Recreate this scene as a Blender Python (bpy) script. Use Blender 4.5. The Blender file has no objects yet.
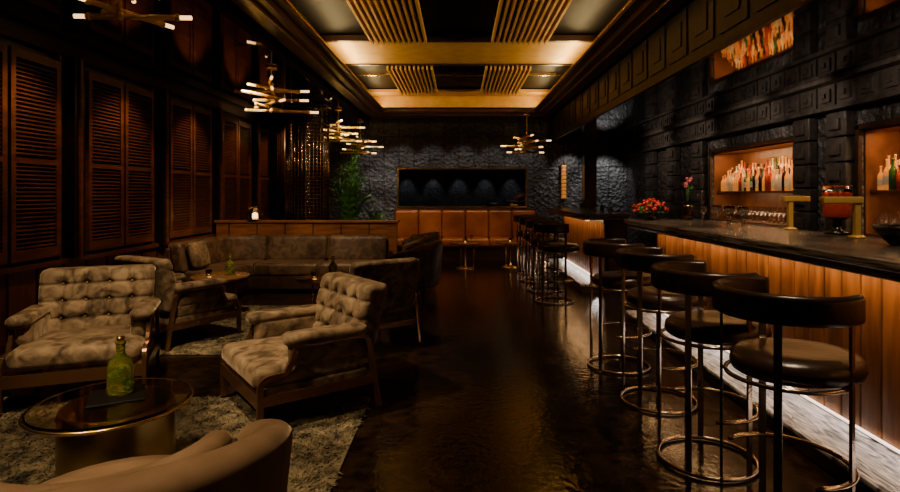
import bpy, bmesh, math, random
from mathutils import Vector, Matrix
random.seed(7)
R=random.random
def U(a,b): return a+(b-a)*random.random()
sc=bpy.context.scene
COL=sc.collection

# ---------------------------------------------------------------- materials
def mat(name,col,rough=.5,metal=0,col2=None,nscale=8,stretch=(1,1,1),bump=0,bscale=None,em=None,es=0,trans=0,sheen=0,coat=0,ior=1.45,kind='noise',detail=4,spec=None,rvar=0,dist=0):
    m=bpy.data.materials.new(name); m.use_nodes=True
    nt=m.node_tree; N=nt.nodes; L=nt.links
    b=N['Principled BSDF']
    b.inputs['Base Color'].default_value=(*col,1)
    b.inputs['Roughness'].default_value=rough
    b.inputs['Metallic'].default_value=metal
    b.inputs['IOR'].default_value=ior
    b.inputs['Transmission Weight'].default_value=trans
    b.inputs['Coat Weight'].default_value=coat
    if spec is not None: b.inputs['Specular IOR Level'].default_value=spec
    if sheen:
        b.inputs['Sheen Weight'].default_value=sheen
        b.inputs['Sheen Roughness'].default_value=.3
        b.inputs['Sheen Tint'].default_value=(1,.74,.45,1)
    if em:
        b.inputs['Emission Color'].default_value=(*em,1)
        b.inputs['Emission Strength'].default_value=es
    if col2 or bump or rvar:
        tc=N.new('ShaderNodeTexCoord'); mp=N.new('ShaderNodeMapping')
        mp.inputs['Scale'].default_value=stretch
        L.new(tc.outputs['Object'],mp.inputs['Vector'])
        n=N.new('ShaderNodeTexNoise'); n.inputs['Scale'].default_value=nscale
        n.inputs['Detail'].default_value=detail; n.inputs['Distortion'].default_value=dist
        L.new(mp.outputs['Vector'],n.inputs['Vector'])
        fac=n.outputs['Fac']
        if col2:
            cr=N.new('ShaderNodeValToRGB')
            cr.color_ramp.elements[0].position=.34; cr.color_ramp.elements[1].position=.66
            cr.color_ramp.elements[0].color=(*col,1); cr.color_ramp.elements[1].color=(*col2,1)
            L.new(fac,cr.inputs['Fac']); L.new(cr.outputs['Color'],b.inputs['Base Color'])
        if rvar:
            mr=N.new('ShaderNodeMapRange'); mr.inputs['To Min'].default_value=rough-rvar; mr.inputs['To Max'].default_value=rough+rvar
            L.new(fac,mr.inputs['Value']); L.new(mr.outputs['Result'],b.inputs['Roughness'])
        if bump:
            f2=fac
            if bscale:
                n2=N.new('ShaderNodeTexNoise'); n2.inputs['Scale'].default_value=bscale; n2.inputs['Detail'].default_value=3
                L.new(mp.outputs['Vector'],n2.inputs['Vector']); f2=n2.outputs['Fac']
            bp=N.new('ShaderNodeBump'); bp.inputs['Strength'].default_value=bump; bp.inputs['Distance'].default_value=.02
            L.new(f2,bp.inputs['Height']); L.new(bp.outputs['Normal'],b.inputs['Normal'])
    return m

def stone(name,c1,c2,swap,scale=1.0,rough=.5):
    m=bpy.data.materials.new(name); m.use_nodes=True
    nt=m.node_tree;N=nt.nodes;L=nt.links;b=N['Principled BSDF']
    tc=N.new('ShaderNodeTexCoord'); sx=N.new('ShaderNodeSeparateXYZ'); cx=N.new('ShaderNodeCombineXYZ')
    L.new(tc.outputs['Object'],sx.inputs[0]); L.new(sx.outputs[swap],cx.inputs[0]); L.new(sx.outputs['Z'],cx.inputs[1])
    br=N.new('ShaderNodeTexBrick'); br.inputs['Scale'].default_value=scale
    br.inputs['Brick Width'].default_value=.34; br.inputs['Row Height'].default_value=.34; br.inputs['Mortar Size'].default_value=.010
    br.inputs['Mortar Smooth'].default_value=.3; br.offset=0
    br.inputs['Color1'].default_value=(*c1,1); br.inputs['Color2'].default_value=(*c2,1); br.inputs['Mortar'].default_value=(c1[0]*.5,c1[1]*.5,c1[2]*.5,1)
    L.new(cx.outputs[0],br.inputs['Vector'])
    L.new(br.outputs['Color'],b.inputs['Base Color'])
    vo=N.new('ShaderNodeTexVoronoi'); vo.inputs['Scale'].default_value=13; L.new(cx.outputs[0],vo.inputs['Vector'])
    no=N.new('ShaderNodeTexNoise'); no.inputs['Scale'].default_value=22; L.new(tc.outputs['Object'],no.inputs['Vector'])
    a=N.new('ShaderNodeMath'); a.operation='MULTIPLY_ADD'; a.inputs[1].default_value=-.7
    L.new(br.outputs['Fac'],a.inputs[0]); L.new(vo.outputs['Distance'],a.inputs[2])
    a2=N.new('ShaderNodeMath'); a2.operation='ADD'; L.new(a.outputs[0],a2.inputs[0]); L.new(no.outputs['Fac'],a2.inputs[1])
    bp=N.new('ShaderNodeBump'); bp.inputs['Strength'].default_value=.9; bp.inputs['Distance'].default_value=.05
    L.new(a2.outputs[0],bp.inputs['Height']); L.new(bp.outputs['Normal'],b.inputs['Normal'])
    b.inputs['Roughness'].default_value=rough
    return m

M_floor=mat('floor_polished',(.006,.0035,.002),.13,col2=(.024,.013,.0068),nscale=11,bump=.14,bscale=24,rvar=.07,detail=9)
M_ceil=mat('ceiling_gloss_black',(.10,.09,.08),.04,1)
M_ctop=mat('coffer_black',(.006,.0045,.003),.5,spec=.1)
M_black=mat('black_lacquer',(.008,.006,.005),.22)
M_wall=mat('dark_wall',(.012,.009,.007),.35,col2=(.02,.014,.01),nscale=3)
M_wood=mat('walnut',(.06,.020,.007),.35,col2=(.13,.045,.014),nscale=5,stretch=(4,4,.5),bump=.1)
M_pwood=mat('partition_wood',(.11,.038,.012),.35,col2=(.22,.08,.024),nscale=5,stretch=(.6,4,4),bump=.1)
M_shut=mat('shutter_wood',(.065,.022,.007),.28,col2=(.14,.048,.015),nscale=5,stretch=(3,.6,3),bump=.05)
M_dwood=mat('dark_wood',(.022,.010,.005),.3,col2=(.045,.02,.01),nscale=5,stretch=(3,.5,3),bump=.1)
M_fwood=mat('frame_wood',(.045,.018,.007),.28,col2=(.08,.034,.013),nscale=5,stretch=(3,.3,3),bump=.1)
M_bartop=mat('bartop_wood',(.012,.008,.006),.22,col2=(.14,.11,.09),nscale=6,stretch=(10,.5,10),bump=.4,detail=6)
M_barwood=mat('bar_board',(.075,.028,.007),.36,col2=(.22,.090,.023),nscale=3,stretch=(5,5,.7),bump=.15,detail=6)
M_ledge=mat('ledge_stone',(.012,.012,.016),.3,col2=(.66,.64,.68),nscale=4,stretch=(9,1.6,1),bump=.7,detail=9,dist=1.2)
M_gold=mat('gold_leaf',(.75,.42,.06),.42,.35,col2=(.88,.53,.10),nscale=6)
M_slat=mat('gold_slat',(.78,.47,.13),.42,.35)
M_gilt=mat('gilt_brass',(.75,.48,.14),.3,.5)
M_brass=mat('brass',(.72,.46,.15),.24,1)
M_dbrass=mat('aged_brass',(.36,.25,.08),.28,1,col2=(.5,.34,.11),nscale=4)
M_bronze=mat('bronze',(.24,.15,.08),.22,1)
M_frame=mat('chair_frame',(.24,.12,.055),.2,.85)
M_chrome=mat('smoked_chrome',(.48,.39,.30),.22,1)
M_velvet=mat('velvet',(.045,.029,.015),.62,col2=(.225,.155,.085),nscale=8,bump=.35,bscale=12,sheen=.45,detail=7,spec=.12,dist=1.2)
M_velvet2=mat('velvet_tan',(.12,.072,.037),.62,col2=(.22,.138,.074),nscale=3,bump=.15,bscale=14,sheen=.4,spec=.12,dist=.6)
M_sofa=mat('sofa_velvet',(.030,.016,.008),.45,col2=(.095,.055,.028),nscale=8,bump=.3,bscale=9,sheen=.25,spec=.3,dist=1)
M_leather=mat('black_leather',(.026,.013,.008),.28,bump=.1,nscale=30)
M_orange=mat('cognac_leather',(.25,.070,.012),.34,col2=(.36,.11,.020),nscale=4,bump=.1)
M_rug=mat('shag',(.022,.017,.008),.8,col2=(.225,.172,.085),nscale=12,sheen=.1,detail=8,dist=.6)
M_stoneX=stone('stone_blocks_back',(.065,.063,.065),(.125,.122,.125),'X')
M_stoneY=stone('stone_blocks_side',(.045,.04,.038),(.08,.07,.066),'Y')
M_carve=mat('carved_stone',(.036,.030,.027),.36,col2=(.075,.063,.056),nscale=12,bump=.5)
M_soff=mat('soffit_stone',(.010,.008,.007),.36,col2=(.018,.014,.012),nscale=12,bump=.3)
M_niche=mat('niche_wood',(.09,.030,.008),.4,col2=(.17,.058,.016),nscale=6)
M_mirror=mat('smoked_mirror',(.26,.27,.29),.03,1)
M_leaf=mat('leaf',(.04,.13,.02),.4,col2=(.08,.21,.04),nscale=6)
M_leafr=mat('petal_red',(.36,.018,.014),.5)
M_pink=mat('petal_pink',(.6,.12,.16),.5)
M_glass=mat('clear_glass',(1,1,1),.02,trans=1,ior=1.45)
M_tglass=mat('tabletop_glass',(.85,.74,.58),.02,trans=1,ior=1.45)
M_green=mat('green_glass',(.72,.80,.14),.04,trans=.9,ior=1.4)
M_redliq=mat('red_punch',(.30,.03,.012),.15,em=(1,.08,.02),es=.05)
M_bot=[mat('bottle_amber',(.60,.20,.025),.1,em=(1,.33,.05),es=.45),mat('bottle_pale',(.75,.48,.22),.1,em=(1,.6,.25),es=.12),mat('bottle_green',(.05,.12,.02),.1),mat('bottle_dark',(.03,.012,.01),.1),mat('bottle_red',(.5,.06,.015),.1)]  # amber and pale glass emit slightly, standing in for light through the bottles
M_label=mat('label',(.75,.62,.45),.6)
M_glow=mat('warm_tube',(1,.8,.5),.4,em=(1,.56,.20),es=3)
M_led=mat('led_strip',(1,.6,.3),.4,em=(1,.45,.12),es=4)
M_led2=mat('led_strip_white',(1,.8,.6),.4,em=(1,.82,.70),es=2)
M_candle=mat('candle',(1,.7,.3),.4,em=(1,.55,.2),es=5)

# ---------------------------------------------------------------- mesh builder
class MB:
    def __init__(s): s.v=[];s.f=[];s.mi=[];s.sm=[];s.mats=[]
    def m(s,mt):
        if mt not in s.mats: s.mats.append(mt)
        return s.mats.index(mt)
    def add(s,vs,fs,mt,smooth=False,warp=None):
        o=len(s.v); i=s.m(mt)
        if warp: vs=[warp(*v) for v in vs]
        s.v+= [tuple(v) for v in vs]
        for f in fs: s.f.append([o+k for k in f]); s.mi.append(i); s.sm.append(smooth)
    def box(s,x0,x1,y0,y1,z0,z1,mt,warp=None):
        vs=[(x,y,z) for x in(x0,x1) for y in(y0,y1) for z in(z0,z1)]
        s.add(vs,[(0,1,3,2),(4,6,7,5),(0,4,5,1),(2,3,7,6),(0,2,6,4),(1,5,7,3)],mt,False,warp)
    def rbox(s,x0,x1,y0,y1,z0,z1,r,mt,n=(4,4,4),puff=0,warp=None):
        c=((x0+x1)/2,(y0+y1)/2,(z0+z1)/2); h=(abs(x1-x0)/2,abs(y1-y0)/2,abs(z1-z0)/2)
        r=min(r,h[0]*.98,h[1]*.98,h[2]*.98)
        def co(a):
            H=h[a]; l=[-(H-r)-r*math.tan(math.pi/4*k/3) for k in(3,2,1)]
            l+=[-(H-r)+2*(H-r)*k/n[a] for k in range(n[a]+1)]
            l+=[(H-r)+r*math.tan(math.pi/4*k/3) for k in(1,2,3)]
            return l
        C=[co(0),co(1),co(2)]
        for ax in range(3):
            a,b=(ax+1)%3,(ax+2)%3
            for sg in(-1,1):
                vs=[]
                for u in C[a]:
                    for w in C[b]:
                        p=[0,0,0];p[ax]=sg*h[ax];p[a]=u;p[b]=w
                        q=[max(-(h[k]-r),min(h[k]-r,p[k])) for k in range(3)]
                        d=Vector([p[k]-q[k] for k in range(3)]); d.normalize()
                        P=[q[k]+r*d[k] for k in range(3)]
                        if puff:
                            t=(1-(P[0]/h[0])**2)*(1-(P[1]/h[1])**2)
                            P[2]+=puff*t*(1 if P[2]>0 else -.2)
                        vs.append((P[0]+c[0],P[1]+c[1],P[2]+c[2]))
                W=len(C[b]); fs=[]
                for i in range(len(C[a])-1):
                    for j in range(W-1):
                        q=(i*W+j,(i+1)*W+j,(i+1)*W+j+1,i*W+j+1)
                        fs.append(q if sg>0 else q[::-1])
                s.add(vs,fs,mt,True,warp)
    def lathe(s,prof,cx,cy,cz,mt,seg=20,smooth=True,sx=1,sy=1):
        vs=[];fs=[]
        for (r,z) in prof:
            for k in range(seg):
                a=2*math.pi*k/seg; vs.append((cx+sx*r*math.cos(a),cy+sy*r*math.sin(a),cz+z))
        for i in range(len(prof)-1):
            for k in range(seg):
                k2=(k+1)%seg; fs.append((i*seg+k,i*seg+k2,(i+1)*seg+k2,(i+1)*seg+k))
        s.add(vs,fs,mt,smooth)
    def tube(s,pts,r,mt,seg=8,cyc=False,wh=None,up=(0,0,1),smooth=True):
        pts=[Vector(p) for p in pts]; n=len(pts); vs=[];fs=[]; nn=Vector(up)
        if wh:
            w,h=wh; prof=[(-w/2,-h/2),(w/2,-h/2),(w/2,h/2),(-w/2,h/2)]; smooth=False
        else: prof=[(r*math.cos(2*math.pi*k/seg),r*math.sin(2*math.pi*k/seg)) for k in range(seg)]
        S=len(prof)
        for i,p in enumerate(pts):
            a=pts[(i-1)%n] if (cyc or i>0) else p; b=pts[(i+1)%n] if (cyc or i<n-1) else p
            t=(b-a).normalized()
            q=nn-t*t.dot(nn)
            if q.length<1e-4: q=t.orthogonal()
            nn=q.normalized(); bb=t.cross(nn)
            for (x,y) in prof: vs.append(tuple(p+nn*x+bb*y))
        for i in range(n if cyc else n-1):
            j=(i+1)%n
            for k in range(S):
                k2=(k+1)%S; fs.append((i*S+k,i*S+k2,j*S+k2,j*S+k))
        if not cyc:
            fs.append(tuple(range(S))[::-1]); fs.append(tuple((n-1)*S+k for k in range(S)))
        s.add(vs,fs,mt,smooth)
    def ball(s,x,y,z,r,mt,seg=10,sz=1):
        s.lathe([(max(1e-4,r*math.sin(math.pi*k/8)),-r*sz*math.cos(math.pi*k/8)) for k in range(9)],x,y,z,mt,seg)
    def build(s,name,parent=None,loc=(0,0,0),rz=0,bevel=0):
        me=bpy.data.meshes.new(name); me.from_pydata(s.v,[],s.f)
        for mt in s.mats: me.materials.append(mt)
        me.polygons.foreach_set('material_index',s.mi); me.polygons.foreach_set('use_smooth',s.sm)
        bm=bmesh.new(); bm.from_mesh(me); bmesh.ops.remove_doubles(bm,verts=bm.verts,dist=2e-5)
        bmesh.ops.recalc_face_normals(bm,faces=bm.faces); bm.to_mesh(me); bm.free()
        o=bpy.data.objects.new(name,me); COL.objects.link(o); o.location=loc; o.rotation_euler=(0,0,rz)
        if parent: o.parent=parent
        if bevel:
            b=o.modifiers.new('bevel','BEVEL'); b.width=bevel; b.segments=2; b.limit_method='ANGLE'
        return o
def root(name,loc=(0,0,0),rz=0):
    e=bpy.data.objects.new(name,None); COL.objects.link(e); e.location=loc; e.rotation_euler=(0,0,rz); e.empty_display_size=.1
    return e
def face(dx,dy): return math.atan2(dy,dx)+math.pi/2

# ---------------------------------------------------------------- room shell
YB=12.7; YF=-.6; XL=-4.05; XR=3.8; ZC=3.2; ZL=2.98; ZR=2.58
m=MB(); m.box(XL-.2,4.5,YF-.2,YB+.2,-.1,0,M_floor); m.build('floor')
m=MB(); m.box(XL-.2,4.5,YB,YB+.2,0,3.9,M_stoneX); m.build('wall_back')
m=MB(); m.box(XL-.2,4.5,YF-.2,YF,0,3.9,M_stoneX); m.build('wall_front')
m=MB(); m.box(XL-.2,XL,YF,YB,0,3.9,M_wall); m.build('wall_left')
CX=1.9; CY0=.4; CY1=12.1; ZT=3.62
m=MB()
m.box(XL,-2.02,YF,YB,ZL,ZL+.1,M_ceil); m.box(-2.06,-2.02,YF,YB,ZL+.1,ZC+.1,M_black); m.box(-2.02,-CX,YF,YB,ZC,ZC+.1,M_black)
m.box(-CX,CX,YF,CY0,ZC,ZC+.1,M_ceil); m.box(-CX,CX,CY1,YB,ZC,ZC+.1,M_ceil)
m.box(-CX-.05,CX+.05,CY0-.05,CY1+.05,ZT,ZT+.1,M_ctop)
m.box(CX,2.06,YF,YB,ZC,ZC+.1,M_black)
m.box(2.04,4.5,YF,YB,ZR,ZR+.1,M_ceil)
m.build('ceiling')
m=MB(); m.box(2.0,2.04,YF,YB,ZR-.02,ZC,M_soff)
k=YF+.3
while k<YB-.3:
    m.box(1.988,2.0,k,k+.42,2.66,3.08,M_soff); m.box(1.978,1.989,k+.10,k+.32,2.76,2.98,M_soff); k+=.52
m.build('trim_soffit')
m=MB()
for sx in(-1,1):
    a,b=sorted((sx*CX,sx*(CX+.03))); m.box(a,b,CY0,CY1,ZC+.1,ZT,M_dwood)
m.box(-CX,CX,CY1,CY1+.03,ZC,ZT,M_gold); m.box(-CX,CX,CY0-.03,CY0,ZC,ZT,M_dwood)
m.build('trim_coffer_sides')
m=MB()
for sx in(-1,1):
    for (a,b,z0,z1) in((1.80,1.96,3.10,3.20),(1.70,1.82,3.14,3.22),(1.60,1.71,3.20,3.26)):
        p,q=sorted((sx*a,sx*b)); m.box(p,q,CY0,CY1+.05,z0,z1,M_fwood)
    p,q=sorted((sx*1.585,sx*1.60)); m.box(p,q,CY0,CY1,3.215,3.245,M_brass)
    p,q=sorted((sx*1.795,sx*1.80)); m.box(p,q,CY0,CY1,3.10,3.112,M_brass)
m.box(-1.96,1.96,CY1-.1,CY1+.12,3.10,3.20,M_fwood); m.box(-1.7,1.7,CY1-.2,CY1-.1,3.16,3.24,M_fwood)
m.build('trim_coffer_frame',bevel=.008)
m=MB()
m.box(-1.88,1.88,7.7,9.05,3.54,3.60,M_gold); m.box(-1.88,1.88,11.6,12.08,3.54,3.60,M_gold)
m.box(-1.88,1.88,7.62,7.7,3.52,3.6,M_dwood); m.box(-1.88,1.88,9.05,9.12,3.52,3.6,M_dwood)
m.box(-1.88,1.88,6.05,6.10,3.57,3.61,M_brass); m.box(-1.88,1.88,10.1,10.14,3.57,3.61,M_brass)
m.build('trim_gold_beam')
m=MB()
for (y0,y1) in((.6,7.6),(9.14,11.58)):
    for sx in(-1,1):
        for i in range(11):
            x=sx*(.45+.072*i); m.box(x-.014,x+.014,y0,y1,3.46,3.54,M_slat)
        yy=y0+.1
        while yy<y1:
            a,b=sorted((sx*.42,sx*1.2)); m.box(a,b,yy,yy+.04,3.54,3.62,M_dwood); yy+=1.2
m.build('trim_gold_slats')

# right wall with niches
m=MB()
N1=(6.3,8.4); N2=(2.9,5.28); zb,zt=1.05,2.05
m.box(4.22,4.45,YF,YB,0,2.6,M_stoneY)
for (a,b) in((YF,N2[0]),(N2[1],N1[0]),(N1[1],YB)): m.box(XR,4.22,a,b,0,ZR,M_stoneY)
for (a,b) in(N1,N2):
    m.box(XR,4.22,a,b,0,zb,M_stoneY); m.box(XR,4.22,a,b,zt,ZR,M_stoneY)
m.build('wall_right')
m=MB()
for (a,b) in(N1,N2):
    m.box(4.19,4.22,a+.001,b-.001,zb,zt,M_niche)
    m.box(3.82,4.19,a,a+.02,zb,zt,M_niche); m.box(3.82,4.19,b-.02,b,zb,zt,M_niche); m.box(3.82,4.19,a+.02,b-.02,zb,zb+.02,M_niche)
    m.box(3.82,4.19,a+.02,b-.02,zt-.02,zt,M_niche)
    m.box(3.86,4.19,a+.02,b-.02,1.45,1.475,M_niche)
    m.box(4.08,4.19,a+.02,b-.02,1.475,1.56,M_niche)
    for yy in(a-.03,b): m.box(3.765,3.8,yy,yy+.04,zb,zt+.04,M_dwood)
    m.box(3.765,3.8,a-.03,b+.04,zt,zt+.05,M_dwood)
m.build('trim_niches')
m=MB()
m.box(3.66,3.8,2,YB,2.27,2.31,M_carve); m.box(3.60,3.8,2,YB,2.54,ZR,M_carve); m.box(3.74,3.8,2,YB,2.31,2.54,M_carve)
k=2.05
while k<YB-.3:
    m.box(3.71,3.74,k,k+.26,2.32,2.53,M_carve); m.box(3.69,3.71,k+.05,k+.21,2.36,2.49,M_carve); m.box(3.67,3.69,k+.10,k+.16,2.40,2.45,M_carve); k+=.29
for (a,b) in((5.36,5.66),(5.92,6.22),(8.55,8.95),(9.6,10.0),(10.7,11.1)):
    z=.0
    while z<2.1:
        m.rbox(3.70,3.80,a,b,z+.006,z+.244,.015,M_carve,n=(1,1,1)); m.rbox(3.675,3.71,a+.07,b-.07,z+.07,z+.18,.01,M_carve,n=(1,1,1)); z+=.25
m.build('trim_frieze')

# left wall
m=MB()
m.box(XL,XL+.05,YF,YB,0,.74,M_wood); m.box(XL,XL+.09,YF,YB,.74,.79,M_wood); m.box(XL,XL+.07,YF,YB,0,.12,M_dwood)
k=YF+.3
while k<YB: m.box(XL+.05,XL+.062,k,k+.012,.12,.74,M_black); k+=.35
m.build('trim_wainscot')
m=MB(); m.box(XL,XL+.1,YF,YB,2.83,2.93,M_dwood); m.box(XL,XL+.06,YF,YB,2.93,ZL-.001,M_wall); m.build('trim_cornice')
pairs=[.88+1.7*i for i in range(7)]
m=MB()
for p in pairs:
    q=p-.2
    m.box(XL,XL+.16,q-.11,q+.05,.79,2.83,M_black); m.box(XL+.16,XL+.18,q-.05,q-.01,.79,2.83,M_shut)
    m.box(XL+.04,XL+.07,p-.06,p-.02,.79,2.83,M_shut); m.box(XL+.04,XL+.07,p+1.3,p+1.33,.79,2.83,M_shut)
m.build('trim_wall_posts')
for p in pairs:
    for j in range(2):
        a=p+j*.66; b=a+.62
        if b>YB: continue
        m=MB()
        x0,x1=XL+.04,XL+.10
        m.box(x0,x1,a,a+.055,.83,2.75,M_shut); m.box(x0,x1,b-.055,b,.83,2.75,M_shut)
        m.box(x0,x1,a+.055,b-.055,.83,.93,M_shut); m.box(x0,x1,a+.055,b-.055,2.67,2.75,M_shut)
        m.box(x0,x1,a+.055,b-.055,1.72,1.77,M_shut)
        n=44
        for i in range(n):
            z=.945+i*(1.715/n)
            if 1.69<z<1.775: continue
            ya,yb=a+.055,b-.055
            m.add([(x0,ya,z+.028),(x0,yb,z+.028),(x1-.01,yb,z),(x1-.01,ya,z),(x0,ya,z+.036),(x0,yb,z+.036),(x1-.01,yb,z+.008),(x1-.01,ya,z+.008)],
                  [(0,1,2,3),(7,6,5,4),(3,2,6,7),(0,4,5,1)],M_shut)
        m.build('window_shutter')

# ---------------------------------------------------------------- bar counter
LZ=.12
def bar(name,x,y0,y1,z,dep):
    r=root(name)
    m=MB()
    m.rbox(x-.02,x+dep,y0,y1,z-.05,z,.012,M_bartop,n=(1,1,1)); m.rbox(x+.01,x+dep-.02,y0+.02,y1-.02,z-.095,z-.05,.01,M_bartop,n=(1,1,1))
    m.build('top',r)
    m=MB(); px=x+.34
    m.box(px+.02,px+.05,y0+.05,y1-.05,.05,z-.095,M_dwood)
    k=y0+.06
    while k<y1-.1:
        e=min(k+.145,y1-.06); m.rbox(px,px+.022,k,e,LZ,z-.13,.006,M_barwood,n=(1,1,1)); k+=.155
    m.box(px-.02,px+.05,y0+.05,y1-.05,z-.15,z-.095,M_dwood)
    m.box(x+.34,x+dep-.03,y0+.05,y0+.09,.0,z-.095,M_dwood); m.box(x+.34,x+dep-.03,y1-.09,y1-.05,.0,z-.095,M_dwood)
    m.box(x+dep-.06,x+dep-.03,y0+.09,y1-.09,0,z-.095,M_dwood)
    m.build('front_panel',r)
    m=MB(); m.box(x+.02,px+.02,y0+.05,y1-.05,0,LZ-.03,M_dwood); m.rbox(x-.01,px,y0+.04,y1-.04,LZ-.03,LZ,.008,M_ledge,n=(1,1,1)); m.build('foot_ledge',r)
    m=MB(); m.box(x+.10,x+.13,y0+.1,y1-.1,z-.108,z-.096,M_led); m.build('led_under_top',r)
    m=MB(); m.box(px-.016,px,y0+.1,y1-.1,LZ+.012,LZ+.022,M_led2); m.build('led_ledge',r)
    return r
BT=1.155
bar('bar_counter',1.90,.9,6.4,BT,.85)
bar('bar_counter',1.78,8.1,11.4,1.15,.7)
r=root('back_bar_cabinet'); m=MB()
m.box(3.30,3.66,2.2,8.6,.0,.88,M_dwood); m.rbox(3.26,3.665,2.15,8.65,.88,.92,.01,M_bartop,n=(1,1,1)); m.build('cabinet',r)

# ---------------------------------------------------------------- bar stools
def stool(x,y,rz):
    r=root('bar_stool',(x,y,0),rz)
    Rg=.25
    def P(a,z,rr=Rg): return (rr*math.sin(a),rr*math.cos(a),z)
    m=MB()
    m.tube([P(2*math.pi*k/40,.014) for k in range(40)],.011,M_chrome,cyc=True)
    m.tube([P(math.radians(70+220*k/30),.30) for k in range(31)],.011,M_chrome)
    m.tube([P(2*math.pi*k/40,.668,.235) for k in range(40)],.010,M_chrome,cyc=True)
    for a in(-112,-40,40,112):
        a=math.radians(a); top=.97
        m.tube([P(a,.014),P(a,.34),P(a,.67),P(a,top)],0,M_chrome,wh=(.012,.03),up=P(a,0))
    m.build('frame',r)
    m=MB()
    prof=[(1e-4,.672),(.215,.672),(.236,.685),(.245,.71),(.240,.742),(.218,.765),(.17,.775),(.1,.77),(1e-4,.767)]
    m.lathe(prof,0,-.055,0,M_leather,seg=36,sy=1.12); m.build('seat',r)
    m=MB(); A=math.radians(120); rb=.268
    L=A*rb*2
    m.rbox(-L/2,L/2,-.022,.022,.93,1.05,.021,M_leather,n=(44,1,2),warp=lambda u,v,z:((rb+v)*math.sin(u/(L/2)*A),(rb+v)*math.cos(u/(L/2)*A),z))
    m.build('backrest',r)
for (x,y,a) in((1.41,2.42,14),(1.35,3.05,6),(1.39,3.90,3),(1.34,4.70,0)):
    stool(x,y,face(math.cos(math.radians(a)),math.sin(math.radians(a))))
for y in(7.5,8.35,9.25,10.2): stool(1.28,y,face(1,.05))

# ---------------------------------------------------------------- armchairs
RL=.024
def armchair(x,y,dx,dy,W=.76,S=(1,1.06,.94),z=RL):
    r=root('armchair',(x,y,z),face(dx,dy)); r.scale=S
    h=W/2
    m=MB()
    for s in(-1,1):
        X=s*(h-.012)
        pts=[(X,-.36,0.005),(X,-.36,.30)]
        for k in range(1,7):
            a=math.pi/2*k/6; pts.append((X,-.36+.06*(1-math.cos(a)),.30+.06*math.sin(a)))
        pts+=[(X,-.22,.365)]
        for k in range(1,6):
            t=k/5; pts.append((X,-.22+.06*math.sin(t*math.pi/2),.365+.17*t))
        pts+=[(X,.22,.54)]
        for k in range(1,5):
            a=math.pi/2*k/4; pts.append((X,.22+.08*math.sin(a),.54-.08*(1-math.cos(a))))
        pts+=[(X,.33,.25),(X,.37,.005)]
        m.tube(pts,0,M_frame,wh=(.026,.034),up=(1,0,0))
        m.box(X-.012,X+.012,-.36,.34,.18,.245,M_frame)
    m.box(-h+.02,h-.02,-.375,-.345,.17,.255,M_frame); m.box(-h+.02,h-.02,.31,.34,.18,.24,M_frame)
    m.build('frame',r)
    m=MB(); m.rbox(-h+.035,h-.035,-.345,.30,.19,.29,.02,M_velvet,n=(2,2,1)); m.build('seat_base',r)
    m=MB(); m.rbox(-h+.035,h-.035,-.385,.26,.275,.415,.05,M_velvet,n=(24,10,2),puff=.028); m.build('seat_cushion',r)
    m=MB()
    for s in(-1,1):
        a,b=sorted((s*(h-.03),s*(h-.13)))
        m.rbox(a,b,-.18,.27,.38,.57,.045,M_velvet,n=(2,6,2))
        a,b=sorted((s*(h+.020),s*(h-.13)))
        m.rbox(a,b,-.22,.29,.53,.62,.044,M_velvet,n=(2,6,2))
    m.build('arm_pads',r)
    bw=W-.07; z0,z1=.34,.88
    cols=5; rowsz=[.50,.63,.76]
    btn=[(-bw/2+bw*(i+1)/cols,zz) for zz in rowsz for i in range(cols-1)]
    lean=math.tan(math.radians(13))
    def warp(X,Y,Z):
        if Y<.27:
            d=0
            for (bx,bz) in btn: d+=.036*math.exp(-((X-bx)**2+(Z-bz)**2)/.0008)
            cx=min(abs(X-(-bw/2+bw*(i+1)/cols)) for i in range(cols-1))
            cz=min(abs(Z-q) for q in rowsz)
            d+=.018*math.exp(-(cx/.012)**2)+.014*math.exp(-(cz/.012)**2)
            Y+=d
        return (X,Y+(Z-.40)*lean,Z)
    m=MB(); m.rbox(-bw/2,bw/2,.19,.36,z0,z1,.05,M_velvet,n=(60,2,44),warp=warp)
    for (bx,bz) in btn: m.ball(bx,.19+.05+(bz-.40)*lean,bz,.011,M_velvet,seg=8)
    m.build('tufted_back',r)
    return r
armchair(-2.70,4.08,.36,-.92,W=.84,S=(1,1,.96))
armchair(-1.10,3.84,-.80,-.60,W=.84,S=(1,1.08,.92))
armchair(-2.76,5.58,.5,.86)
armchair(-.92,5.55,-.6,.8,z=0)

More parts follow.
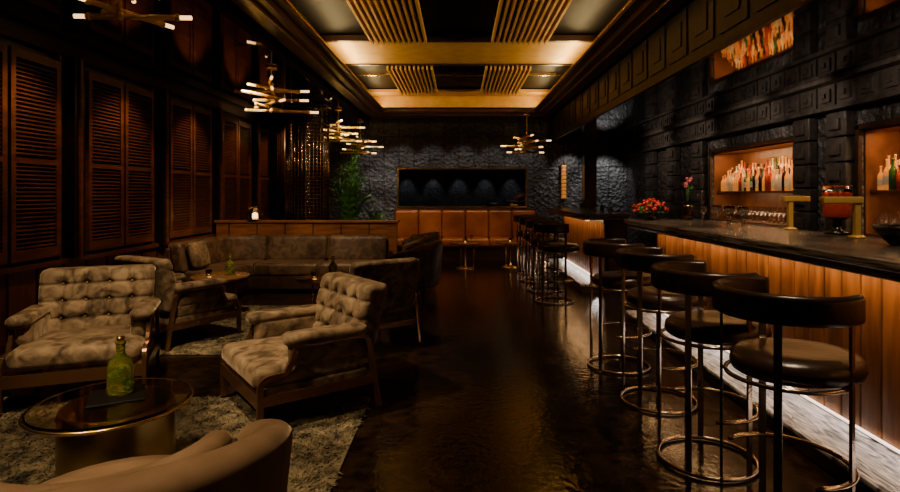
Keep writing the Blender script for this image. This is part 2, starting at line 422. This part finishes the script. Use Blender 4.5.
def barrel(name,x,y,dx,dy,mt,Rr=.42,ztop=.76,zend=.6,span=112,z=0):
    r=root(name,(x,y,z),face(dx,dy)); A=math.radians(span); L=2*A*Rr
    def w2(u,v,z):
        z=(z-.16)/.6
        t=u/(L/2); a=t*A; zt=ztop-(ztop-zend)*(abs(t)**1.8)
        zz=.16+(z)*(zt-.16); rr=Rr+v+ (zz-.16)*.10
        return (rr*math.sin(a),rr*math.cos(a),zz)
    m=MB()
    m.rbox(-L/2,L/2,-.065,.065,.16,.76,.06,mt,n=(36,2,6),warp=w2); m.build('shell',r)
    m=MB(); m.lathe([(1e-4,.17),(Rr-.10,.17),(Rr-.075,.2),(Rr-.07,.30),(1e-4,.30)],0,0,0,mt,seg=32)
    m.lathe([(1e-4,.30),(Rr-.10,.30),(Rr-.075,.34),(Rr-.075,.40),(Rr-.11,.45),(Rr-.2,.465),(1e-4,.47)],0,-.02,0,mt,seg=32); m.build('seat',r)
    m=MB()
    for a in(40,140,220,320):
        a=math.radians(a); m.tube([(.3*math.cos(a),.3*math.sin(a),.005),(.3*math.cos(a),.3*math.sin(a),.18)],.018,M_frame)
    m.build('legs',r)
    m=MB()
    def w3(u,v,z):
        a=u/(Rr-.13); rr=Rr-.125+v+(z-.45)*.10; return (rr*math.sin(a),rr*math.cos(a),z)
    m.rbox(-.36,.36,-.045,.05,.475,ztop-.06,.044,mt,n=(16,2,5),warp=w3); m.build('back_cushion',r)
barrel('barrel_armchair',-1.09,1.74,-.5,.86,M_velvet2,.44,.75,.56,z=RL)
barrel('barrel_armchair',-.72,7.75,-1,.1,M_sofa,.38,.80,.62)
barrel('barrel_armchair',-.80,9.4,-1,-.1,M_sofa,.36,.80,.62)

# ---------------------------------------------------------------- sofa
r=root('curved_sofa')
xs,ys,xa,ra=-1.1,8.72,-2.95,.75
S1=xs-xa; S2=S1+ra*math.pi/2; S3=S2+.75
def path(s):
    if s<S1: return (xs-s,ys,0,-1)
    if s<S2:
        a=(s-S1)/ra; return (xa-ra*math.sin(a),ys-ra+ra*math.cos(a),math.sin(a),-math.cos(a))
    return (xa-ra,ys-ra-(s-S2),1,0)
def pw(s,d,z):
    x,y,nx,ny=path(s); return (x+nx*d,y+ny*d,z)
def pwb(s,d,z): return pw(s,d-(z-.45)*.18,z)
segs=[(0.02,S1/2),(S1/2,S1),(S1,S2),(S2,S3)]
m=MB()
for a,b in segs: m.rbox(a+.004,b-.004,-.02,.17,.40,.80,.06,M_sofa,n=(14,3,5),warp=pwb)
m.build('back_cushions',r)
m=MB()
for a,b in segs: m.rbox(a+.004,b-.004,.14,.70,.25,.44,.05,M_sofa,n=(14,5,2),warp=pw)
m.build('seat_cushions',r)
m=MB(); m.rbox(0,S3,-.06,.68,.06,.26,.02,M_dwood,n=(30,2,1),warp=pw); m.rbox(0,S3,-.10,-.03,.06,.74,.03,M_sofa,n=(30,1,2),warp=pw)
for s in(.1,S1/2,S1,S2,S3-.1):
    for d in(0,.6):
        p=pw(s,d,0); m.box(p[0]-.02,p[0]+.02,p[1]-.02,p[1]+.02,0,.07,M_black)
m.build('base',r)
m=MB(); m.rbox(-.2,.2,-.06,.06,0,.34,.055,M_velvet,n=(4,1,4),warp=lambda x,y,z:(-3.42+y+z*-.25,7.45+x,.462+z)); m.build('throw_pillow')

m=MB(); m.box(-3.9,-1.0,9.0,9.12,0,.97,M_pwood); m.rbox(-3.93,-.97,8.97,9.15,.97,1.01,.008,M_pwood,n=(1,1,1))
k=-3.7
while k<-1.1: m.box(k,k+.012,8.99,9.0,.1,.97,M_black); k+=.45
m.build('wood_partition')

m=MB(); cx,cy=-2.62,9.7; H=ZL-.01
for k in range(36):
    a=2*math.pi*k/36; x,y=cx+.36*math.cos(a),cy+.36*math.sin(a); m.tube([(x,y,.04),(x,y,H-.03)],.008,M_bronze,seg=5)
for i in range(47): m.tube([(cx+.36*math.cos(2*math.pi*k/30),cy+.36*math.sin(2*math.pi*k/30),.1+i*.06) for k in range(30)],.007,M_bronze,seg=4,cyc=True)
m.lathe([(1e-4,0),(.4,0),(.4,.05),(1e-4,.05)],cx,cy,0,M_black,seg=30); m.lathe([(1e-4,H-.06),(.4,H-.06),(.4,H),(1e-4,H)],cx,cy,0,M_black,seg=30)
m.lathe([(.27,.05),(.27,H-.06)],cx,cy,0,M_black,seg=30)
m.build('metal_mesh_column')
m=MB()
for k in range(26):
    x=-3.75+k*.035; m.tube([(x,11.6+.03*math.sin(k*1.3),.02),(x,11.6+.03*math.sin(k*1.3),H)],.022,M_dwood,seg=6)
m.build('curtain')

# ---------------------------------------------------------------- tables
r=root('coffee_table',(-1.66,2.68,RL))
m=MB(); m.lathe([(1e-4,.405),(.335,.405),(.34,.41),(.34,.43),(.335,.435),(1e-4,.435)],0,0,0,M_tglass,seg=64,smooth=False); m.build('glass_top',r)
m=MB(); m.tube([(.346*math.cos(2*math.pi*k/64),.346*math.sin(2*math.pi*k/64),.42) for k in range(64)],.007,M_brass,cyc=True)
m.lathe([(.225,.02),(.23,.0),(.24,.0),(.245,.02),(.245,.38),(.24,.40),(.225,.40),(.225,.02)],.03,0,0,M_dbrass,seg=48); m.build('drum_base',r)
TZ=.435+RL+.001
M_tray=mat('tray_slate',(.006,.005,.005),.5,spec=.2)
m=MB(); m.rbox(-.12,.12,-.12,.12,0,.012,.004,M_tray,n=(1,1,1)); m.build('serving_tray',None,(-1.66,2.72,TZ),.5)
def bottle_t(x,y,z,h=.27,rr=.045):
    r=root('glass_bottle',(x,y,z))
    m=MB(); k=h/.27; q=rr
    m.lathe([(1e-4,0),(q*.95,0),(q,.01*k),(q,.135*k),(q*.85,.165*k),(q*.36,.195*k),(q*.33,.245*k),(q*.42,.25*k),(q*.42,.262*k),(q*.3,.262*k),(1e-4,.262*k)],0,0,0,M_green,seg=28); m.build('bottle',r)
    m=MB()
    for i in range(7):
        a=i*.9; m.ball(q*.45*math.cos(a),q*.45*math.sin(a),(.025+.017*i)*k,q*.25,M_leaf,seg=6)
    m.lathe([(1e-4,.262*k),(q*.3,.262*k),(q*.3,.285*k),(1e-4,.285*k)],0,0,0,M_brass,seg=14); m.build('garnish_and_stopper',r)
bottle_t(-1.655,2.74,TZ+.013,.26,.058)
def side_table(x,y,h,rad,mt=M_bronze,z=0):
    r=root('side_table',(x,y,z)); m=MB()
    m.lathe([(1e-4,h-.03),(rad-.01,h-.03),(rad,h-.02),(rad,h-.008),(rad-.008,h),(1e-4,h)],0,0,0,mt,seg=40); m.build('top',r)
    m=MB(); m.lathe([(1e-4,0),(rad*.6,0),(rad*.6,.015),(.03,.03),(.022,.06),(.022,h-.05),(.06,h-.03),(1e-4,h-.03)],0,0,0,M_brass,seg=28)
    for a in range(3):
        a=a*2.09; m.tube([(.55*rad*math.cos(a),.55*rad*math.sin(a),.01),(.55*rad*math.cos(a),.55*rad*math.sin(a),h-.03)],.009,M_brass)
    m.build('pedestal',r)
M_ttop=mat('warm_tabletop',(.30,.15,.055),.2,.4)
side_table(-2.83,6.65,.45,.33,M_ttop,RL); bottle_t(-2.72,6.65,.475,.24,.05)
side_table(-1.60,6.62,.45,.32,M_ttop,0); bottle_t(-1.50,6.66,.451,.24,.05)
def goblet(x,y,z,h=.14,rr=.035,mt=M_glass,name='wine_glass'):
    m=MB(); m.lathe([(1e-4,0),(rr*.8,0),(.004,.006),(.004,h*.45),(rr*.8,h*.6),(rr,h*.8),(rr*.85,h),(rr*.82,h),(rr*.95,h*.8),(rr*.72,h*.62),(1e-4,h*.5)],x,y,z,mt,seg=16); m.build(name)
def candle(x,y,z):
    m=MB(); m.lathe([(1e-4,0),(.032,0),(.036,.07),(.033,.07),(.029,.01),(1e-4,.01)],x,y,z,M_tglass,seg=14); m.lathe([(1e-4,.012),(.02,.012),(.02,.045),(1e-4,.05)],x,y,z,M_candle,seg=10); m.build('tea_light')
candle(-2.95,6.6,.475); candle(-1.70,6.58,.451)
for (x,y) in((.12,10.8),(1.0,10.95),(-.85,11.2)):
    side_table(x,y,.50,.3,M_ttop); candle(x,y,.501); goblet(x+.12,y-.08,.501)

# ---------------------------------------------------------------- banquette + mirror
r=root('leather_banquette'); m=MB()
for i in range(6):
    a=-1.42+i*.52; m.rbox(a+.003,a+.517,12.42,12.60,.44,1.06,.05,M_orange,n=(4,2,4))
    m.rbox(a+.003,a+.517,11.95,12.44,.30,.47,.05,M_orange,n=(4,4,2),puff=.01)
m.build('cushions',r)
m=MB(); m.box(-1.42,1.70,12.05,12.6,.0,.30,M_dwood); m.box(-1.45,1.73,12.6,12.68,0,1.10,M_wood); m.build('base',r)
r=root('framed_mirror'); m=MB(); m.box(-1.36,1.50,12.66,12.68,1.15,1.98,M_mirror); m.build('glass',r)
m=MB()
m.box(-1.40,1.54,12.63,12.69,1.98,2.015,M_brass); m.box(-1.40,1.54,12.63,12.69,1.115,1.15,M_brass); m.box(-1.40,-1.36,12.63,12.69,1.15,1.98,M_brass); m.box(1.50,1.54,12.63,12.69,1.15,1.98,M_brass)
m.build('frame',r)
m=MB(); m.box(2.60,2.85,11.6,11.85,0,ZR,M_black); m.build('trim_column')
r=root('wall_sconce'); m=MB(); m.box(2.3,2.42,12.62,12.69,1.3,2.1,M_brass)
M_sc=mat('sconce_glow',(.7,.36,.08),.4,em=(1,.36,.06),es=.35)
for i in range(9): m.rbox(2.31,2.41,12.57,12.63,1.33+i*.085,1.40+i*.085,.015,M_sc,n=(1,1,1))
m.build('body',r)

# ---------------------------------------------------------------- rugs
def rug(x0,x1,y0,y1,n,hh):
    m=MB(); m.rbox(x0,x1,y0,y1,.001,.012,.005,M_rug,n=(2,2,1))
    vs=[];fs=[]
    for i in range(n):
        x,y=U(x0+.01,x1-.01),U(y0+.01,y1-.01); a=U(0,6.28); w=U(.004,.010); h=U(.4,1)*hh; g=U(1.2,3.0)
        fx=math.sin(x*9.1+math.cos(y*7)*2)*.8; fy=math.cos(y*8.3+x*5)*.8
        dx,dy=(fx+U(-.8,.8))*h*g,(fy+U(-.8,.8))*h*g
        o=len(vs); c,s=math.cos(a)*w,math.sin(a)*w; z=.006
        vs+=[(x-c,y-s,z),(x+c,y+s,z),(x+c*.8+dx*.5,y+s*.8+dy*.5,z+h*.85),(x-c*.8+dx*.5,y-s*.8+dy*.5,z+h*.85),(x+dx,y+dy,z+h*.6)]
        fs+=[(o,o+1,o+2,o+3),(o+3,o+2,o+4)]
    m.add(vs,fs,M_rug,True)
    return m.build('shag_rug')
rug(-3.35,-.62,1.3,3.95,45000,.020)
rug(-3.45,-1.93,5.0,7.15,18000,.020)

# ---------------------------------------------------------------- chandeliers
def chandelier(x,y,z,seed,s=1.0,zc=ZL):
    rnd=random.Random(seed); r=root('chandelier',(x,y,z)); m=MB(); g=MB()
    m.tube([(0,0,-.12),(0,0,zc-z-.005)],.012,M_gilt); m.lathe([(1e-4,zc-z-.03),(.07,zc-z-.03),(.07,zc-z-.005),(1e-4,zc-z-.005)],0,0,0,M_gilt,seg=20)
    m.ball(0,0,-.12,.03,M_gilt); m.ball(0,0,.2,.03,M_gilt)
    for i in range(9):
        zz=-.12+i*.04; a=i*math.pi/7*2.2+rnd.random()*.4; l=(.26+.14*rnd.random())*s; off=(rnd.random()-.5)*.25
        dx,dy=math.cos(a),math.sin(a); px,py=-dy*.03,dx*.03
        A=(dx*(-l+off)+px,dy*(-l+off)+py,zz); B=(dx*(l+off)+px,dy*(l+off)+py,zz)
        m.tube([A,B],.019,M_gilt)
        for (P,sg) in((A,-1),(B,1)):
            if rnd.random()<.8:
                Q=(P[0]+sg*dx*.12*s,P[1]+sg*dy*.12*s,P[2]); g.tube([P,Q],.014,M_glow)
            m.ball(P[0],P[1],P[2],.024,M_gilt,seg=8)
    m.build('arms',r); g.build('glow_tubes',r)
chandelier(-2.12,3.5,2.68,1,.72); chandelier(-2.28,6.8,2.57,5); chandelier(-2.2,10.2,2.52,3); chandelier(-2.1,11.9,2.42,9); chandelier(1.42,11.7,2.42,4,zc=3.1)

# ---------------------------------------------------------------- plants
def plant(name,x,y,ht,n,L,pot=.2,spread=1.0,z0=0):
    r=root(name,(x,y,z0)); m=MB()
    m.lathe([(1e-4,0),(pot*.75,0),(pot,.4*pot*4),(pot*.9,.4*pot*4),(pot*.85,.36*pot*4),(1e-4,.36*pot*4)],0,0,0,M_black,seg=28); m.build('pot',r)
    m=MB(); top=pot*1.4
    for i in range(n):
        a=U(0,6.28); st=U(.35,1); b=(U(-.05,.05),U(-.05,.05),top); hh=ht*U(.5,.85)-top
        pts=[]
        for k in range(13):
            t=k/12; out=spread*L*(t**1.6)*st; up=hh*t*1.5-(hh*.55*st)*t**3
            pts.append((b[0]+out*math.cos(a),b[1]+out*math.sin(a),top+up))
        m.tube(pts,.007,M_leaf,seg=5)
        for k in range(3,13):
            p=Vector(pts[k]); t=(Vector(pts[k])-Vector(pts[k-1])).normalized(); s=t.cross(Vector((0,0,1))).normalized()
            for sg in(-1,1):
                e=p+s*sg*.17*L*2*(1.15-k/14)+t*.10+Vector((0,0,-.05)); w=t*.026
                m.add([tuple(p-w),tuple((p+e)/2+w+Vector((0,0,.015))),tuple(e),tuple((p+e)/2-w+Vector((0,0,.015)))],[(0,1,2,3)],M_leaf)
    m.build('fronds',r)
plant('potted_palm',-2.10,10.75,2.5,36,.5,.24,.95)
plant('potted_fern',-1.62,11.2,1.35,18,.4,.2,.7)
def bouquet(name,x,y,z,mt,n,rad,h,fr=(.016,.028)):
    r=root(name,(x,y,z)); m=MB(); m.lathe([(1e-4,0),(.05,0),(.06,.06),(.04,.13),(.05,.16),(.045,.16),(.035,.13),(1e-4,.1)],0,0,0,M_bronze,seg=18); m.build('vase',r)
    m=MB()
    for i in range(n):
        a=U(0,6.28); q=rad*math.sqrt(R()); zz=h*U(.75,1.05)-q*.5; p=(q*math.cos(a),q*math.sin(a),zz)
        m.tube([(0,0,.12),(p[0]*.5,p[1]*.5,zz*.7),p],.003,M_leaf,seg=4); m.ball(*p,U(*fr),mt,seg=7)
        c=(p[0]*.8,p[1]*.8,zz*.8); m.add([c,(c[0]+.03,c[1]+.01,c[2]+.02),(c[0]+.06,c[1],c[2]-.01),(c[0]+.03,c[1]-.015,c[2])],[(0,1,2,3)],M_leaf)
    m.build('flowers',r)
bouquet('flower_bouquet',2.08,6.1,BT+.001,M_leafr,80,.18,.24,(.012,.024))
bouquet('orchid_vase',2.50,6.12,BT+.001,M_pink,6,.06,.46,(.018,.026))
# glass punch jar on a stand
r=root('punch_jar',(2.70,4.0,BT+.001)); m=MB()
m.lathe([(1e-4,0),(.085,0),(.085,.015),(.03,.03),(.03,.10),(.08,.12),(1e-4,.12)],0,0,0,M_black,seg=28); m.build('stand',r)
m=MB(); m.lathe([(1e-4,.122),(.07,.122),(.082,.15),(.085,.27),(1e-4,.27)],0,0,0,M_redliq,seg=28)
for i in range(14): a=i*.9; m.ball(.05*math.cos(a),.05*math.sin(a),.275+.012*(i%2),.022,M_redliq,seg=7)
m.build('punch',r)
m=MB(); m.lathe([(.088,.122),(.090,.34),(.094,.345),(.087,.34)],0,0,0,M_glass,seg=28); m.build('jar',r)

# ---------------------------------------------------------------- bar top objects
def tap(x,y,a,b):
    r=root('brass_bar_lamp',(x,y,BT+.001)); m=MB()
    m.lathe([(1e-4,0),(.05,0),(.05,.012),(.02,.02),(1e-4,.02)],0,0,0,M_gilt,seg=20)
    m.rbox(-.018,.018,-.018,.018,.015,.24,.005,M_gilt,n=(1,1,1)); m.rbox(a,b,-.028,.028,.225,.27,.008,M_gilt,n=(1,1,1)); m.build('body',r)
tap(2.66,4.5,-.06,.15); tap(2.60,3.66,-.23,.03)
m=MB(); m.lathe([(1e-4,0),(.06,0),(.07,.01),(.13,.07),(.15,.11),(.14,.11),(.12,.07),(.05,.025),(1e-4,.02)],2.50,3.15,BT+.001,M_black,seg=28); m.build('serving_bowl')
for i in range(7): goblet(2.5+.09*(i%2),4.95+.13*i,BT+.001,.17,.036)
m=MB()
for i in range(5):
    m.lathe([(1e-4,0),(.03,0),(.035,.10),(.032,.10),(.027,.008),(1e-4,.008)],2.30,8.5+i*.5,1.151,M_glass,seg=12)
m.build('rocks_glasses')
def bot(m,x,y,z,h,rr,mt,label):
    m.lathe([(1e-4,0),(rr,0),(rr,h*.58),(rr*.8,h*.66),(rr*.34,h*.76),(rr*.32,h*.94),(rr*.4,h*.95),(rr*.4,h),(1e-4,h)],x,y,z,mt,seg=12)
    if label: m.lathe([(rr+.001,h*.18),(rr+.001,h*.46)],x,y,z,M_label,seg=12)
m=MB()
for (a,b) in(N1,N2):
    for row,(x,z) in enumerate(((3.90,1.476),(3.98,1.476),(4.04,1.476),(4.13,1.561))):
        y=a+.06+.02*row
        while y<b-.06:
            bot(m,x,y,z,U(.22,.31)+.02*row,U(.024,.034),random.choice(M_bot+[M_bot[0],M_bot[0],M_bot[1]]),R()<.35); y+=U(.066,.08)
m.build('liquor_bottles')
m=MB()
for (a,b) in(N1,N2):
    for x in(3.92,4.05):
        y=a+.08
        while y<b-.06:
            h=.2; q=.036; m.lathe([(1e-4,0),(q*.8,0),(.004,.006),(.004,h*.45),(q*.8,h*.6),(q,h*.8),(q*.85,h)],x,y,1.071,M_glass,seg=10); y+=.1
m.build('stemware')
r=root('cloche_lantern',(-3.3,9.06,1.011)); m=MB(); m.lathe([(1e-4,0),(.13,0),(.13,.02),(1e-4,.02)],0,0,0,M_brass,seg=24); m.lathe([(1e-4,.03),(.03,.03),(.03,.1),(1e-4,.12)],0,0,0,M_candle,seg=12); m.build('base',r)
m=MB(); m.lathe([(.12,.02),(.12,.12),(.09,.19),(.04,.22),(1e-4,.225)],0,0,0,M_glass,seg=24); m.build('dome',r)

# ---------------------------------------------------------------- lights
def area(name,loc,tgt,sx,sy,e,col):
    l=bpy.data.lights.new(name,'AREA'); l.shape='RECTANGLE'; l.size=sx; l.size_y=sy; l.energy=e; l.color=col
    o=bpy.data.objects.new(name,l); COL.objects.link(o); o.location=loc
    d=Vector(tgt)-Vector(loc); o.rotation_euler=d.to_track_quat('-Z','Y').to_euler(); return o
def spot(name,loc,tgt,e,ang,col=(1,.72,.42),blend=.6,rad=.05):
    l=bpy.data.lights.new(name,'SPOT'); l.energy=e; l.spot_size=math.radians(ang); l.spot_blend=blend; l.color=col; l.shadow_soft_size=rad
    o=bpy.data.objects.new(name,l); COL.objects.link(o); o.location=loc
    d=Vector(tgt)-Vector(loc); o.rotation_euler=d.to_track_quat('-Z','Y').to_euler(); return o
W=(1,.60,.24); Wn=(1,.73,.44)
for sx in(-1,1):
    o=area('cove_light',(sx*1.74,6.3,3.27),(sx*1.2,6.3,3.62),.05,11.2,110,(1,.68,.28))
    d=Vector((-sx*.54,0,.35)); o.rotation_euler=Matrix((Vector((0,1,0)).cross(-d.normalized()),Vector((0,1,0)),-d.normalized())).transposed().to_euler()
def down(name,x,y0,y1,z,w,e,col,dx=0):
    o=area(name,(x,(y0+y1)/2,z),(x,(y0+y1)/2,z-1),w,y1-y0,e,col)
    d=Vector((dx,0,-1)).normalized(); o.rotation_euler=Matrix((Vector((0,1,0)).cross(-d),Vector((0,1,0)),-d)).transposed().to_euler()
down('bar_led_light',2.13,1.0,6.3,BT-.105,.03,19,(1,.56,.23),.5)
down('ledge_led_light',2.20,1.0,6.3,LZ+.09,.02,5.5,(1,.86,.78),-.5)
down('bar_led_light',2.01,8.2,11.3,1.045,.03,9,(1,.56,.23),.5)
down('ledge_led_light',2.08,8.2,11.3,LZ+.09,.02,6,(1,.88,.78),-.5)
for (a,b) in(N1,N2):
    down('niche_light',3.88,a+.1,b-.1,2.02,.03,18,(1,.58,.25),.3); down('niche_light',3.88,a+.1,b-.1,1.44,.02,5,(1,.62,.32),.3)
ZS=2.93
spot('down_spot',(-1.9,2.9,ZS),(-2.66,4.15,.55),430,36,Wn)
spot('down_spot',(-1.9,3.0,ZS),(-1.05,3.95,.5),440,36,Wn)
spot('down_spot',(-2.3,1.6,ZS),(-1.7,2.7,.3),270,56,Wn)
spot('down_spot',(-1.2,.7,3.0),(-1.05,1.7,.6),290,46,Wn)  # added spot, brightens the near barrel chair and its rim
spot('down_spot',(-2.2,4.9,ZS),(-2.7,5.65,.4),260,45,Wn)
spot('down_spot',(-1.3,5.0,3.0),(-.9,5.6,.5),200,45,Wn)
spot('down_spot',(-2.4,6.2,ZS),(-2.9,8.0,.4),250,62,Wn)
spot('down_spot',(-1.5,6.8,3.0),(-1.7,8.5,.5),190,50,Wn)
spot('wall_washer',(-2.2,8.3,ZS),(-2.3,9.0,.9),45,90,W)
for y in(5.0,6.5,8.2,9.9,11.5): spot('wall_washer',(-3.3,y,ZS),(-4.05,y+.1,1.3),62,80,(1,.5,.22))
for x in(-1.9,-1.3,-.6,.1,.8,1.5): spot('wall_washer',(x,11.95,3.0),(x,12.7,1.7),15,60,(1,.92,.84))
spot('wall_washer',(-1.9,11.6,2.7),(-1.7,12.7,1.4),40,50,(1,.92,.84))
for x in(-1.0,0,1.1): spot('wall_washer',(x,11.2,3.05),(x,12.3,.7),85,42,(1,.64,.32))
for x in(-2.4,-1.2,0,1.2,2.4): spot('wall_washer',(x,-.15,2.5),(x,-.6,1.2),26,60,(.85,.9,.95))
spot('plant_fill',(-2.0,9.7,2.9),(-2.1,10.75,1.8),80,70,(1,.85,.6))  # added spot, lifts the palm out of the dark
spot('column_light',(-2.3,8.9,2.9),(-2.62,9.7,1.6),30,60,Wn)
spot('wall_washer',(2.45,12.3,2.5),(2.5,12.7,1.6),16,85,(.95,.9,.85)); spot('wall_washer',(3.3,12.1,2.5),(3.3,12.7,1.4),40,85,(.95,.92,.88))
for y in(2.6,4.0,5.6): spot('down_spot',(1.5,y-.3,3.05),(1.7,y+.2,.8),160,50,Wn)
for y in(3.6,4.5,6.1): spot('down_spot',(2.3,y-.7,2.54),(2.5,y,1.3),55,55,Wn)  # added spots, brighten the brass and flowers on the bar top
spot('down_spot',(0.2,9.5,3.1),(0.3,10.6,.2),90,60,W)
for y in(4.4,5.8,6.9,8.6,10.2): spot('wall_washer',(2.9,y-.2,2.50),(3.75,y+.1,2.1),22,95,(1,.80,.62))
w=bpy.data.worlds.new('World'); sc.world=w; w.use_nodes=True
w.node_tree.nodes['Background'].inputs[0].default_value=(.012,.01,.008,1); w.node_tree.nodes['Background'].inputs[1].default_value=.5

c=bpy.data.cameras.new('camera'); c.lens=22.4; c.sensor_width=36; c.shift_x=-.01; c.shift_y=-.0589; c.clip_start=.05
o=bpy.data.objects.new('camera',c); COL.objects.link(o); o.location=(0,0,1.45); o.rotation_euler=(math.pi/2,0,0); sc.camera=o
